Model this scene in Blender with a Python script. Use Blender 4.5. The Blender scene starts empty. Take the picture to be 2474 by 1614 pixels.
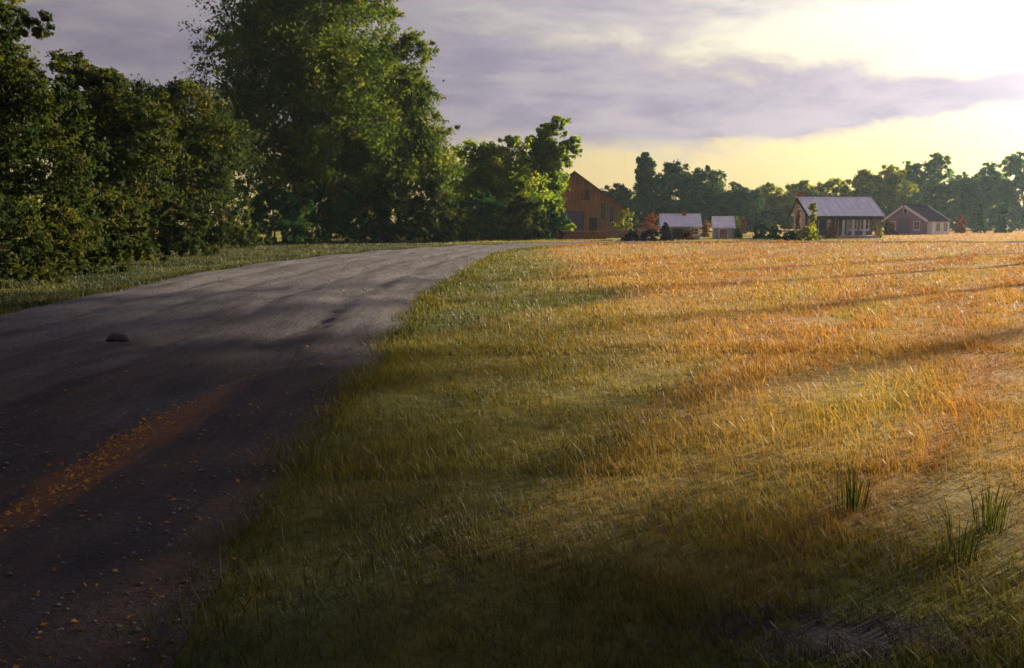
import bpy, math, random
import numpy as np
from mathutils import Vector

S = bpy.context.scene
COL = S.collection
R = math.radians

# ------------------------------------------------------------------ camera
CAM_H, FPX, TILT = 1.8, 983.0, R(6.56)
cam_d = bpy.data.cameras.new("camera")
cam = bpy.data.objects.new("camera", cam_d)
COL.objects.link(cam)
cam.location = (0, 0, CAM_H)
cam.rotation_euler = (R(90) - TILT, 0, 0)
cam_d.sensor_width = 36
cam_d.lens = 36 * FPX / 1024
cam_d.clip_start, cam_d.clip_end = 0.1, 8000
S.camera = cam

# ------------------------------------------------------------------ light
SUN_AZ, SUN_EL = R(48), R(13)          # azimuth to the right of the view
SUN = Vector((math.sin(SUN_AZ) * math.cos(SUN_EL), math.cos(SUN_AZ) * math.cos(SUN_EL), math.sin(SUN_EL)))
EXPOSURE = 1.6
sun_d = bpy.data.lights.new("sun", 'SUN')
sun_d.energy, sun_d.angle, sun_d.color = 5.0, R(1.6), (1.0, 0.81, 0.57)
sun = bpy.data.objects.new("sun", sun_d)
COL.objects.link(sun)
sun.rotation_euler = (-SUN).to_track_quat('-Z', 'Y').to_euler()
sun.location = (60, 70, 40)
S.view_settings.view_transform = 'Standard'
S.view_settings.look = 'None'
S.view_settings.exposure = EXPOSURE
S.view_settings.gamma = 1.0
S.view_settings.use_curve_mapping = False


# ------------------------------------------------------------------ node helper
class NT:
    def __init__(s, nt):
        s.nt = nt
        nt.nodes.clear()

    def n(s, typ, **kw):
        nd = s.nt.nodes.new(typ)
        for k, v in kw.items():
            setattr(nd, k, v)
        return nd

    def put(s, sock, v):
        if isinstance(v, bpy.types.NodeSocket):
            s.nt.links.new(v, sock)
        elif v is not None:
            try:
                sock.default_value = v
            except Exception:
                sock.default_value = (*v, 1) if len(v) == 3 else v

    def m(s, op, a, b=None, c=None, clamp=False):
        nd = s.n('ShaderNodeMath', operation=op, use_clamp=clamp)
        for i, v in enumerate((a, b, c)):
            if v is not None:
                s.put(nd.inputs[i], v)
        return nd.outputs[0]

    def vm(s, op, a, b=None):
        nd = s.n('ShaderNodeVectorMath', operation=op)
        s.put(nd.inputs[0], a)
        if b is not None:
            s.put(nd.inputs[1], b)
        return nd.outputs['Value'] if op in ('DOT_PRODUCT', 'LENGTH') else nd.outputs[0]

    def comb(s, x, y, z):
        nd = s.n('ShaderNodeCombineXYZ')
        for i, v in enumerate((x, y, z)):
            s.put(nd.inputs[i], v)
        return nd.outputs[0]

    def sep(s, v):
        nd = s.n('ShaderNodeSeparateXYZ')
        s.put(nd.inputs[0], v)
        return nd.outputs

    def noise(s, vec, scale, detail=4, rough=0.55, dist=0.0):
        nd = s.n('ShaderNodeTexNoise')
        s.put(nd.inputs['Vector'], vec)
        nd.inputs['Scale'].default_value = scale
        nd.inputs['Detail'].default_value = detail
        nd.inputs['Roughness'].default_value = rough
        nd.inputs['Distortion'].default_value = dist
        return nd.outputs['Fac']

    def smooth(s, v, a, b, lo=0.0, hi=1.0):
        nd = s.n('ShaderNodeMapRange', interpolation_type='SMOOTHSTEP')
        s.put(nd.inputs[0], v)
        for i, q in enumerate((a, b, lo, hi)):
            nd.inputs[i + 1].default_value = q
        return nd.outputs[0]

    def mix(s, f, a, b, bt='MIX'):
        nd = s.n('ShaderNodeMix', data_type='RGBA', blend_type=bt)
        s.put(nd.inputs[0], f)
        s.put(nd.inputs[6], a if isinstance(a, bpy.types.NodeSocket) else (*a, 1))
        s.put(nd.inputs[7], b if isinstance(b, bpy.types.NodeSocket) else (*b, 1))
        return nd.outputs[2]

    def ramp(s, f, stops):
        nd = s.n('ShaderNodeValToRGB')
        e = nd.color_ramp.elements
        while len(e) < len(stops):
            e.new(0.5)
        for el, (p, c) in zip(e, stops):
            el.position = p
            el.color = (*c, 1)
        s.put(nd.inputs[0], f)
        return nd.outputs[0]

    def scale(s, c, f):
        nd = s.n('ShaderNodeVectorMath', operation='SCALE')
        s.put(nd.inputs[0], c)
        s.put(nd.inputs[3], f)
        return nd.outputs[0]


# ------------------------------------------------------------------ world
world = bpy.data.worlds.new("World")
S.world = world
world.use_nodes = True
w = NT(world.node_tree)
sky = w.n('ShaderNodeTexSky', sky_type='NISHITA')
sky.sun_disc = False
sky.sun_elevation = SUN_EL
sky.sun_rotation = SUN_AZ
sky.air_density, sky.dust_density, sky.ozone_density = 1.0, 2.5, 1.0
tc = w.n('ShaderNodeTexCoord')
D = tc.outputs['Generated']
dx, dy, dz = w.sep(D)
az = w.m('ARCTAN2', dx, dy)
el = w.m('ARCSINE', dz)
eld = w.m('MULTIPLY', el, 57.2958)
sd = w.m('MAXIMUM', w.vm('DOT_PRODUCT', D, tuple(SUN)), 0.0)
# cloud bank: long drawn-out layers, warped
CLOUD_SEED = (3.1, 0.0, 0.0)
cv = w.comb(w.m('MULTIPLY', dx, 2.2), w.m('MULTIPLY', dy, 2.2), w.m('MULTIPLY', el, 6.5))
cv = w.vm('ADD', cv, CLOUD_SEED)
n1 = w.noise(cv, 1.15, 6, 0.55, 0.6)
n2 = w.noise(w.vm('ADD', cv, (7.3, 2.1, 4.4)), 3.4, 6, 0.6, 0.4)
wob = w.m('MULTIPLY', w.m('SUBTRACT', n1, 0.5), 9.0)
elw = w.m('ADD', eld, wob)
azd = w.m('MULTIPLY', az, 57.2958)
bc = w.smooth(azd, -12.0, 26.0, 8.2, 6.7)      # the bank sinks and thins towards the sun
bt = w.smooth(azd, -6.0, 24.0, 3.1, 1.5)
b1 = w.m('POWER', 2.718, w.m('MULTIPLY', w.m('POWER', w.m('DIVIDE', w.m('SUBTRACT', elw, bc), bt), 2.0), -1.0))
hi = w.smooth(elw, 8.0, 15.0, 0.0, 0.58)
cm = w.m('ADD', w.m('ADD', w.m('MULTIPLY', b1, 0.95), hi), w.m('MULTIPLY', w.m('SUBTRACT', n2, 0.5), 1.2))
cloud = w.smooth(cm, 0.08, 0.62)
clear = w.ramp(w.m('DIVIDE', eld, 40.0, clamp=True),
               [(0.0, (0.90, 0.65, 0.27)), (0.09, (0.92, 0.72, 0.35)), (0.19, (0.92, 0.81, 0.56)),
                (0.32, (1.0, 0.95, 0.80)), (1.0, (0.42, 0.45, 0.56))])
clear = w.mix(0.06, clear, w.scale(sky.outputs[0], 0.25))
n3 = w.noise(w.vm('MULTIPLY', cv, (1.0, 1.0, 1.6)), 6.0, 6, 0.62, 0.3)
ccol = w.mix(w.smooth(w.m('ADD', w.m('MULTIPLY', n2, 0.6), w.m('MULTIPLY', n3, 0.4)), 0.36, 0.64), (0.35, 0.305, 0.45), (0.58, 0.51, 0.59))
col = w.mix(w.m('MULTIPLY', cloud, 0.92), clear, ccol)
g = w.m('ADD', 0.47, w.m('ADD', w.m('MULTIPLY', w.m('POWER', sd, 2.5), 0.88), w.m('MULTIPLY', w.m('POWER', sd, 22.0), 2.3)))
col = w.mix(w.smooth(sd, 0.86, 1.0, 0.0, 0.6), col, (0.78, 0.73, 0.64))
col = w.scale(col, w.m('MULTIPLY', g, 10.0 / 2 ** EXPOSURE))
bg = w.n('ShaderNodeBackground')
w.put(bg.inputs[0], col)
bg.inputs[1].default_value = 0.1
wo = w.n('ShaderNodeOutputWorld')
w.nt.links.new(bg.outputs[0], wo.inputs[0])

# ------------------------------------------------------------------ pixel helpers (pixels of the 1024 x 668 picture)
CT, ST = math.cos(TILT), math.sin(TILT)


def ray(px, py):
    u, v = (px - 512) / FPX, (334 - py) / FPX
    return np.array((u, CT + ST * v, CT * v - ST))


def gp(px, py, z=0.0):
    d = ray(px, py)
    t = (z - CAM_H) / d[2]
    return np.array((d[0] * t, d[1] * t))


def at(px, py, depth):
    d = ray(px, py)
    t = depth / d[1]
    return np.array((d[0] * t, depth, CAM_H + d[2] * t))


# ------------------------------------------------------------------ terrain height
def zf(x, y):
    x, y = np.asarray(x, float), np.asarray(y, float)
    z = 0.035 * np.sin(0.55 * x + 0.31 * y + 1.0) * np.cos(0.23 * x - 0.42 * y) + 0.05 * np.sin(0.11 * x + 0.07 * y)
    return z * np.clip(1.2 - np.hypot(x, y) / 140, 0, 1)


# ------------------------------------------------------------------ mesh helpers
def tag(o, label=None, cat=None, group=None, kind=None):
    for k, v in (("label", label), ("category", cat), ("group", group), ("kind", kind)):
        if v:
            o[k] = v
    return o


def link(name, me, mat=None, parent=None):
    o = bpy.data.objects.new(name, me)
    COL.objects.link(o)
    if mat is not None:
        me.materials.append(mat)
    if parent is not None:
        o.parent = parent
    return o


def empty(name, loc, rz=0.0):
    o = bpy.data.objects.new(name, None)
    o.empty_display_size = 0.5
    o.location = loc
    o.rotation_euler = (0, 0, rz)
    COL.objects.link(o)
    return o


def fast_mesh(name, V, loops, starts, tint=None, smooth=False):
    """V (n,3); loops flat ints; starts per-face; tint per-face float"""
    me = bpy.data.meshes.new(name)
    me.vertices.add(len(V))
    me.vertices.foreach_set("co", np.asarray(V, np.float32).ravel())
    me.loops.add(len(loops))
    me.loops.foreach_set("vertex_index", np.asarray(loops, np.int32))
    me.polygons.add(len(starts))
    me.polygons.foreach_set("loop_start", np.asarray(starts, np.int32))
    if smooth:
        me.polygons.foreach_set("use_smooth", np.ones(len(starts), bool))
    if tint is not None:
        a = me.attributes.new("tint", 'FLOAT', 'FACE')
        a.data.foreach_set("value", np.asarray(tint, np.float32))
    me.update(calc_edges=True)
    return me


class MB:
    def __init__(s):
        s.v, s.f = [], []

    def add(s, vs, fs):
        o = len(s.v)
        s.v += [tuple(map(float, p)) for p in vs]
        s.f += [tuple(i + o for i in f) for f in fs]
        return s

    def box(s, x0, x1, y0, y1, z0, z1):
        return s.add([(x0, y0, z0), (x1, y0, z0), (x1, y1, z0), (x0, y1, z0), (x0, y0, z1), (x1, y0, z1), (x1, y1, z1), (x0, y1, z1)],
                     [(0, 3, 2, 1), (4, 5, 6, 7), (0, 1, 5, 4), (1, 2, 6, 5), (2, 3, 7, 6), (3, 0, 4, 7)])

    def hexa(s, p):   # eight corners, bottom ring then top ring
        return s.add(p, [(0, 3, 2, 1), (4, 5, 6, 7), (0, 1, 5, 4), (1, 2, 6, 5), (2, 3, 7, 6), (3, 0, 4, 7)])

    def extr_y(s, poly, y0, y1):   # polygon in (x,z), counter-clockwise seen from -y
        n = len(poly)
        vs = [(x, y0, z) for x, z in poly] + [(x, y1, z) for x, z in poly]
        return s.add(vs, [tuple(range(n)), tuple(range(2 * n - 1, n - 1, -1))] +
                     [((i + 1) % n, i, i + n, (i + 1) % n + n) for i in range(n)])

    def tube(s, pts, rad, k=8):
        o = len(s.v)
        pts = [Vector(p) for p in pts]
        for i, p in enumerate(pts):
            t = (pts[min(i + 1, len(pts) - 1)] - pts[max(i - 1, 0)]).normalized()
            a = t.cross(Vector((0.31, 0.95, 0.05))).normalized()
            b = t.cross(a)
            for j in range(k):
                q = 2 * math.pi * j / k
                s.v.append(tuple(p + (a * math.cos(q) + b * math.sin(q)) * rad[i]))
        for i in range(len(pts) - 1):
            for j in range(k):
                j2 = (j + 1) % k
                s.f.append((o + i * k + j, o + i * k + j2, o + (i + 1) * k + j2, o + (i + 1) * k + j))
        s.f.append(tuple(o + j for j in range(k))[::-1])
        e = o + (len(pts) - 1) * k
        s.f.append(tuple(e + j for j in range(k)))
        return s

    def build(s, name, mat, parent=None, smooth=False):
        me = bpy.data.meshes.new(name)
        me.from_pydata(s.v, [], s.f)
        if smooth:
            me.polygons.foreach_set("use_smooth", np.ones(len(me.polygons), bool))
        me.update()
        return link(name, me, mat, parent)


# ------------------------------------------------------------------ materials
MATS = {}


def new_mat(name):
    m = bpy.data.materials.new(name)
    m.use_nodes = True
    t = NT(m.node_tree)
    out = t.n('ShaderNodeOutputMaterial')
    MATS[name] = m
    return m, t, out


def solid(name, base, var=0.25, rough=0.8, nscale=2.0, stretch=(1, 1, 1), bump=0.3, bscale=20.0, metal=0.0, dark=None, spec=0.3):
    m, t, out = new_mat(name)
    tcn = t.n('ShaderNodeTexCoord')
    v = t.vm('MULTIPLY', tcn.outputs['Object'], stretch)
    n = t.noise(v, nscale, 6, 0.65)
    d = dark or tuple(c * (1 - var) for c in base)
    c = t.mix(t.smooth(n, 0.3, 0.7), d, tuple(min(1, q * (1 + var * 0.4)) for q in base))
    p = t.n('ShaderNodeBsdfPrincipled')
    t.put(p.inputs['Base Color'], c)
    p.inputs['Roughness'].default_value = rough
    p.inputs['Metallic'].default_value = metal
    p.inputs['Specular IOR Level'].default_value = spec
    if bump:
        b = t.n('ShaderNodeBump')
        b.inputs['Strength'].default_value = bump
        b.inputs['Distance'].default_value = 0.02
        t.put(b.inputs['Height'], t.noise(v, bscale, 4))
        t.nt.links.new(b.outputs[0], p.inputs['Normal'])
    t.nt.links.new(p.outputs[0], out.inputs[0])
    return m


def leaf_mat(name, stops, trans=0.45, tcol=(1.25, 1.45, 0.5)):
    m, t, out = new_mat(name)
    a = t.n('ShaderNodeAttribute', attribute_name='tint')
    geo = t.n('ShaderNodeNewGeometry')
    n = t.noise(geo.outputs['Position'], 0.42, 3)
    f = t.m('ADD', t.m('MULTIPLY', a.outputs['Fac'], 0.55), t.m('MULTIPLY', t.smooth(n, 0.32, 0.68), 0.45), clamp=True)
    c = t.ramp(f, stops)
    d = t.n('ShaderNodeBsdfPrincipled')
    t.put(d.inputs['Base Color'], c)
    d.inputs['Roughness'].default_value = 0.75
    d.inputs['Specular IOR Level'].default_value = 0.10
    tr = t.n('ShaderNodeBsdfTranslucent')
    t.put(tr.inputs[0], t.mix(1.0, c, tcol, 'MULTIPLY'))
    mx = t.n('ShaderNodeMixShader')
    mx.inputs[0].default_value = trans
    t.nt.links.new(d.outputs[0], mx.inputs[1])
    t.nt.links.new(tr.outputs[0], mx.inputs[2])
    t.nt.links.new(mx.outputs[0], out.inputs[0])
    return m


L_DARK = leaf_mat('leaf_dark', [(0.0, (0.010, 0.021, 0.010)), (0.4, (0.025, 0.038, 0.013)), (0.75, (0.060, 0.062, 0.014)), (1.0, (0.12, 0.105, 0.02))])
L_MID = leaf_mat('leaf_mid', [(0.0, (0.020, 0.046, 0.018)), (0.4, (0.054, 0.080, 0.016)), (0.75, (0.120, 0.126, 0.022)), (1.0, (0.20, 0.18, 0.03))], 0.5)
L_LIME = leaf_mat('leaf_lime', [(0.0, (0.050, 0.090, 0.018)), (0.4, (0.13, 0.17, 0.026)), (0.75, (0.23, 0.25, 0.04)), (1.0, (0.32, 0.31, 0.06))], 0.6)
L_TEAL = leaf_mat('leaf_teal', [(0.0, (0.014, 0.046, 0.028)), (0.5, (0.028, 0.078, 0.034)), (0.85, (0.075, 0.12, 0.026)), (1.0, (0.14, 0.16, 0.03))], 0.35, (1.0, 1.2, 0.55))
L_OLIVE = leaf_mat('leaf_olive', [(0.0, (0.070, 0.090, 0.018)), (0.4, (0.18, 0.18, 0.024)), (0.8, (0.34, 0.31, 0.036)), (1.0, (0.44, 0.38, 0.05))], 0.66)
L_HAZY = leaf_mat('leaf_hazy_sage', [(0.0, (0.055, 0.14, 0.085)), (0.5, (0.105, 0.19, 0.10)), (1.0, (0.24, 0.27, 0.09))], 0.6)  # sage leaves; haze over the far right trees put into the colour
L_RUST = leaf_mat('leaf_rust', [(0.0, (0.07, 0.022, 0.012)), (0.5, (0.19, 0.06, 0.022)), (1.0, (0.34, 0.13, 0.03))], 0.4, (1.3, 1.1, 0.7))
L_ORANGE = leaf_mat('leaf_orange', [(0.0, (0.17, 0.07, 0.015)), (0.5, (0.36, 0.17, 0.03)), (1.0, (0.50, 0.30, 0.05))], 0.4, (1.2, 1.1, 0.7))
L_RED = leaf_mat('leaf_red', [(0.0, (0.08, 0.012, 0.015)), (0.5, (0.22, 0.03, 0.022)), (1.0, (0.40, 0.11, 0.03))], 0.4, (1.3, 1.0, 0.7))
L_PURPLE = leaf_mat('leaf_purple', [(0.0, (0.014, 0.012, 0.026)), (0.5, (0.032, 0.026, 0.058)), (1.0, (0.055, 0.05, 0.075))], 0.2, (1.1, 1.0, 1.0))
BARK = solid('bark', (0.075, 0.052, 0.038), 0.5, 0.95, 3.0, (6, 6, 1), 0.8, 8.0)


SOIL = tuple(gp(838, 641))


def field_color(t, pos):
    """grass and stubble colours of the ground by place: drier away from the road, in drawn-out rows"""
    x, y, z = t.sep(pos)
    ca, sa = math.cos(R(29)), math.sin(R(29))
    u = t.m('ADD', t.m('MULTIPLY', x, sa), t.m('MULTIPLY', y, ca))
    v = t.m('SUBTRACT', t.m('MULTIPLY', x, ca), t.m('MULTIPLY', y, sa))
    row = t.comb(t.m('MULTIPLY', v, 1.0), t.m('MULTIPLY', u, 0.10), 0.0)
    r1 = t.noise(row, 0.30, 5, 0.6, 0.4)
    r2 = t.noise(t.vm('ADD', row, (31.0, 17.0, 0)), 0.9, 5, 0.62, 0.3)
    pn = t.noise(pos, 0.33, 5, 0.6)
    fine = t.noise(pos, 6.0, 5, 0.7)
    dry = t.m('ADD', t.m('MULTIPLY', x, 0.17), t.m('MULTIPLY', t.m('SUBTRACT', r1, 0.5), 2.8))
    dry = t.m('ADD', dry, t.m('MULTIPLY', t.m('SUBTRACT', r2, 0.5), 0.8))
    dry = t.m('ADD', dry, t.smooth(x, 1.2, 4.5, 0.0, 0.45))
    dry = t.smooth(t.m('ADD', dry, 0.0), 0.0, 1.0)
    green = t.ramp(t.m('ADD', t.m('MULTIPLY', pn, 0.6), t.m('MULTIPLY', r2, 0.4), clamp=True),
                   [(0.30, (0.040, 0.058, 0.014)), (0.47, (0.095, 0.098, 0.020)), (0.60, (0.155, 0.15, 0.030)), (0.75, (0.24, 0.19, 0.045))])
    tan = t.ramp(t.m('ADD', t.m('MULTIPLY', r2, 0.65), t.m('MULTIPLY', r1, 0.35), clamp=True),
                 [(0.30, (0.20, 0.082, 0.022)), (0.42, (0.27, 0.135, 0.036)), (0.52, (0.32, 0.195, 0.058)), (0.62, (0.25, 0.20, 0.046)), (0.76, (0.15, 0.14, 0.030))])
    c = t.mix(dry, green, tan)
    sw = t.noise(t.comb(v, t.m('MULTIPLY', u, 0.05), 3.0), 0.55, 3, 0.5, 0.2)      # mown swaths
    c = t.mix(t.smooth(sw, 0.50, 0.60, 0.0, 0.55), c, t.mix(dry, (0.050, 0.070, 0.018), (0.23, 0.105, 0.026)))
    c = t.mix(t.smooth(sw, 0.46, 0.38, 0.0, 0.40), c, t.mix(dry, (0.16, 0.155, 0.032), (0.27, 0.19, 0.05)))
    # lush: green turf at the near end with foreground shade put into its colour
    lush_shade = t.m('ADD', t.m('MULTIPLY', y, -0.22), t.m('MULTIPLY', x, -0.22))
    lush_shade = t.smooth(t.m('ADD', t.m('ADD', lush_shade, 1.9), t.m('MULTIPLY', t.m('SUBTRACT', pn, 0.5), 1.6)), 0.0, 1.1)
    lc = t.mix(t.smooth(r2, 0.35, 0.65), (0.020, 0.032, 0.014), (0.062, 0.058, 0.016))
    c = t.mix(t.m('MULTIPLY', lush_shade, 0.85), c, lc)
    # patch of bare dark soil
    px0, py0 = SOIL
    ex = t.m('DIVIDE', t.m('SUBTRACT', x, px0), 0.62)
    ey = t.m('DIVIDE', t.m('SUBTRACT', y, py0), 0.24)
    er_ = t.m('SQRT', t.m('ADD', t.m('MULTIPLY', ex, ex), t.m('MULTIPLY', ey, ey)))
    er_ = t.m('ADD', er_, t.m('MULTIPLY', t.m('SUBTRACT', t.noise(pos, 4.5, 6, 0.7), 0.5), 4.5))
    c = t.mix(t.smooth(er_, 1.2, 0.5, 0.0, 0.85), c, (0.028, 0.022, 0.040))
    # lawn beyond the lane, green verge left of the road
    far = t.smooth(t.m('ADD', y, t.m('MULTIPLY', t.m('SUBTRACT', pn, 0.5), 5.0)), 84.0, 88.0)
    farc = t.mix(t.smooth(t.noise(pos, 0.12, 4), 0.35, 0.62), (0.10, 0.085, 0.03), (0.25, 0.26, 0.045))
    fard = t.mix(t.smooth(x, 22.0, 48.0), farc, (0.36, 0.22, 0.075))
    c = t.mix(far, c, fard)
    left = t.smooth(x, -4.0, -7.0)
    vg = t.mix(t.smooth(pn, 0.38, 0.66), (0.020, 0.034, 0.012), (0.075, 0.078, 0.018))
    c = t.mix(t.m('MULTIPLY', left, t.m('SUBTRACT', 1.0, far)), c, vg)
    c = t.mix(1.0, c, t.scale((1.0, 1.0, 1.0), t.smooth(fine, 0.25, 0.75, 0.62, 1.28)), 'MULTIPLY')
    return c


def make_field_mat():
    m, t, out = new_mat('field_turf')
    geo = t.n('ShaderNodeNewGeometry')
    pos = geo.outputs['Position']
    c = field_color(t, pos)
    p = t.n('ShaderNodeBsdfPrincipled')
    t.put(p.inputs['Base Color'], c)
    p.inputs['Roughness'].default_value = 0.95
    p.inputs['Specular IOR Level'].default_value = 0.1
    b = t.n('ShaderNodeBump')
    b.inputs['Strength'].default_value = 0.9
    b.inputs['Distance'].default_value = 0.06
    h = t.m('ADD', t.noise(pos, 9.0, 6, 0.7), t.m('MULTIPLY', t.noise(pos, 1.3, 3), 1.5))
    t.put(b.inputs['Height'], h)
    t.nt.links.new(b.outputs[0], p.inputs['Normal'])
    t.nt.links.new(p.outputs[0], out.inputs[0])
    return m


def make_grass_mat():
    m, t, out = new_mat('grass_blades')
    geo = t.n('ShaderNodeNewGeometry')
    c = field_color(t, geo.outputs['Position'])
    a = t.n('ShaderNodeAttribute', attribute_name='tint')
    c = t.mix(1.0, c, t.ramp(a.outputs['Fac'], [(0.0, (0.65, 0.75, 0.6)), (0.6, (1.05, 1.03, 0.9)), (1.0, (1.4, 1.28, 1.0))]), 'MULTIPLY')
    d = t.n('ShaderNodeBsdfPrincipled')
    t.put(d.inputs['Base Color'], c)
    d.inputs['Roughness'].default_value = 0.6
    d.inputs['Specular IOR Level'].default_value = 0.2
    tr = t.n('ShaderNodeBsdfTranslucent')
    t.put(tr.inputs[0], t.mix(1.0, c, (1.25, 1.12, 0.7), 'MULTIPLY'))
    mx = t.n('ShaderNodeMixShader')
    mx.inputs[0].default_value = 0.42
    t.nt.links.new(d.outputs[0], mx.inputs[1])
    t.nt.links.new(tr.outputs[0], mx.inputs[2])
    t.nt.links.new(mx.outputs[0], out.inputs[0])
    return m


def make_road_mat():
    m, t, out = new_mat('road_dirt')
    geo = t.n('ShaderNodeNewGeometry')
    pos = geo.outputs['Position']
    x, y, z = t.sep(pos)
    st = t.comb(t.m('MULTIPLY', x, 1.0), t.m('MULTIPLY', y, 0.16), 0.0)
    n1 = t.noise(st, 0.8, 6, 0.65, 0.5)
    n2 = t.noise(t.vm('ADD', st, (9, 4, 0)), 2.4, 5, 0.65, 0.4)
    f = t.noise(pos, 14.0, 5, 0.75)
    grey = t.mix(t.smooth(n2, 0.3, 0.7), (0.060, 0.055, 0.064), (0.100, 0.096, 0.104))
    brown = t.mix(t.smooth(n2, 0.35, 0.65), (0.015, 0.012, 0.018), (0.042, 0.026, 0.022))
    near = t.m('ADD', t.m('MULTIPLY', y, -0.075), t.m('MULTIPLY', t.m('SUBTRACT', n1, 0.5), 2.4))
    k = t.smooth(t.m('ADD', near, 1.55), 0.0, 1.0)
    c = t.mix(k, grey, brown)  # near end goes darker: foreground shade put into the dirt colour
    c = t.mix(t.smooth(n1, 0.56, 0.72, 0.0, 0.8), c, (0.042, 0.034, 0.056))
    # drawn-out stain of rust coloured soil
    rx = t.m('DIVIDE', t.m('ADD', t.m('ADD', x, 3.0), t.m('MULTIPLY', t.m('SUBTRACT', n1, 0.5), 1.2)), 0.42)
    ry = t.m('DIVIDE', t.m('SUBTRACT', y, 7.6), 3.2)
    rr = t.m('ADD', t.m('ADD', t.m('MULTIPLY', rx, rx), t.m('MULTIPLY', ry, ry)), t.m('MULTIPLY', t.m('SUBTRACT', t.noise(t.comb(x, t.m('MULTIPLY', y, 0.3), 5.0), 2.6, 6, 0.7, 0.6), 0.5), 5.0))
    c = t.mix(t.smooth(rr, 1.3, 0.0, 0.0, 0.62), c, (0.17, 0.066, 0.022))
    c = t.mix(1.0, c, t.scale((1.0, 1.0, 1.0), t.smooth(f, 0.25, 0.75, 0.6, 1.3)), 'MULTIPLY')
    p = t.n('ShaderNodeBsdfPrincipled')
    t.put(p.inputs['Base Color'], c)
    p.inputs['Roughness'].default_value = 0.9
    p.inputs['Specular IOR Level'].default_value = 0.2
    b = t.n('ShaderNodeBump')
    b.inputs['Strength'].default_value = 0.9
    b.inputs['Distance'].default_value = 0.05
    t.put(b.inputs['Height'], t.m('ADD', f, t.m('MULTIPLY', n2, 1.5)))
    t.nt.links.new(b.outputs[0], p.inputs['Normal'])
    t.nt.links.new(p.outputs[0], out.inputs[0])
    return m


FIELD, GRASS, ROAD = make_field_mat(), make_grass_mat(), make_road_mat()


# ------------------------------------------------------------------ ground sheet
def spaced(a, b, near, growth, far):
    v, s_, x = [0.0], near, 0.0
    while x < far:
        x += s_
        s_ *= growth
        v.append(x)
    return np.array(v)


half = spaced(0, 0, 0.35, 1.045, 2600)
gx = np.concatenate([-half[:0:-1], half])
gy = np.concatenate([-spaced(0, 0, 0.8, 1.25, 400)[:0:-1], spaced(0, 0, 0.30, 1.035, 3000)])
X, Y = np.meshgrid(gx, gy)
nx, ny = len(gx), len(gy)
V = np.stack([X.ravel(), Y.ravel(), zf(X, Y).ravel()], 1)
i0 = (np.arange(ny - 1)[:, None] * nx + np.arange(nx - 1)[None, :]).ravel()
F = np.stack([i0, i0 + 1, i0 + nx + 1, i0 + nx], 1)
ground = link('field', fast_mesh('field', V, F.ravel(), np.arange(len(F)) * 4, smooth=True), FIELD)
tag(ground, 'wide field of olive turf and tan stubble beside the dirt road', kind='structure')

# ------------------------------------------------------------------ dirt road (strip between two edge lines), bending into a lane
RL = np.array([(-9.4, -8), (-9.6, 8), (-9.9, 19), (-10.6, 33), (-10.2, 43), (-8.2, 58), (-4.2, 72), (3, 80.5), (14, 84.0), (40, 86.0), (75, 87.5), (140, 90)])
RR = np.array([(-1.5, -8), (-1.5, 4), (-1.65, 9), (-1.7, 16), (-1.9, 23), (-1.5, 33), (-1.0, 46), (-0.4, 58), (2, 69), (7, 76.5), (16, 80.6), (40, 83.0), (75, 84.5), (140, 86.5)])


def resample(P, n, seed, amp):
    d = np.r_[0, np.cumsum(np.hypot(*np.diff(P, axis=0).T))]
    s = np.linspace(0, 1, n) ** 1.25 * d[-1]
    out = np.stack([np.interp(s, d, P[:, 0]), np.interp(s, d, P[:, 1])], 1)
    k = 9
    pad = np.pad(out, ((k, k), (0, 0)), mode='edge')
    out = np.stack([np.convolve(pad[:, i], np.ones(2 * k + 1) / (2 * k + 1), 'valid') for i in (0, 1)], 1)
    rg = np.random.default_rng(seed)
    j = np.convolve(rg.normal(0, amp, n + 6), np.ones(7) / 3.0, 'valid')
    t = np.gradient(out, axis=0)
    t /= np.linalg.norm(t, axis=1)[:, None] + 1e-9
    return out + np.stack([-t[:, 1], t[:, 0]], 1) * j[:, None]


NR, NC = 640, 96
EL, ER = resample(RL, NR, 1, 0.10), resample(RR, NR, 2, 0.10)
ROADPOLY = np.concatenate([EL, ER[::-1]])
tt = np.linspace(0, 1, NC)
P = EL[:, None, :] * (1 - tt)[None, :, None] + ER[:, None, :] * tt[None, :, None]
px_, py_ = P[..., 0], P[..., 1]
rg = np.random.default_rng(5)
fade = np.clip(np.minimum(tt, 1 - tt) * 14, 0, 1)
prof = np.full(NC, .075)
for c0, wd_, dp in ((.20, .030, .060), (.37, .030, .055), (.60, .034, .065), (.79, .034, .070)):
    prof -= dp * np.exp(-((tt - c0) / wd_) ** 2)
    for sg in (-1, 1):
        prof += dp * .28 * np.exp(-((tt - c0 - sg * wd_ * 2.0) / (wd_ * .8)) ** 2)
wander = .012 * np.sin(py_ * .35) + .008 * np.sin(py_ * .9 + 1)
pr = np.stack([np.interp(tt + wander[i], tt, prof) for i in range(NR)])
lump = .010 * np.sin(px_ * 5.1 + 2 * np.sin(py_ * 1.9)) * np.sin(py_ * 3.3 + 2 * np.sin(px_ * 2.3)) + rg.normal(0, .005, px_.shape)
rz = zf(px_, py_) + 0.014 + (pr * (.8 + .25 * np.sin(py_ * .6 + px_)) + lump) * fade[None, :]
rz = np.maximum(rz, zf(px_, py_) + .010)


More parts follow.
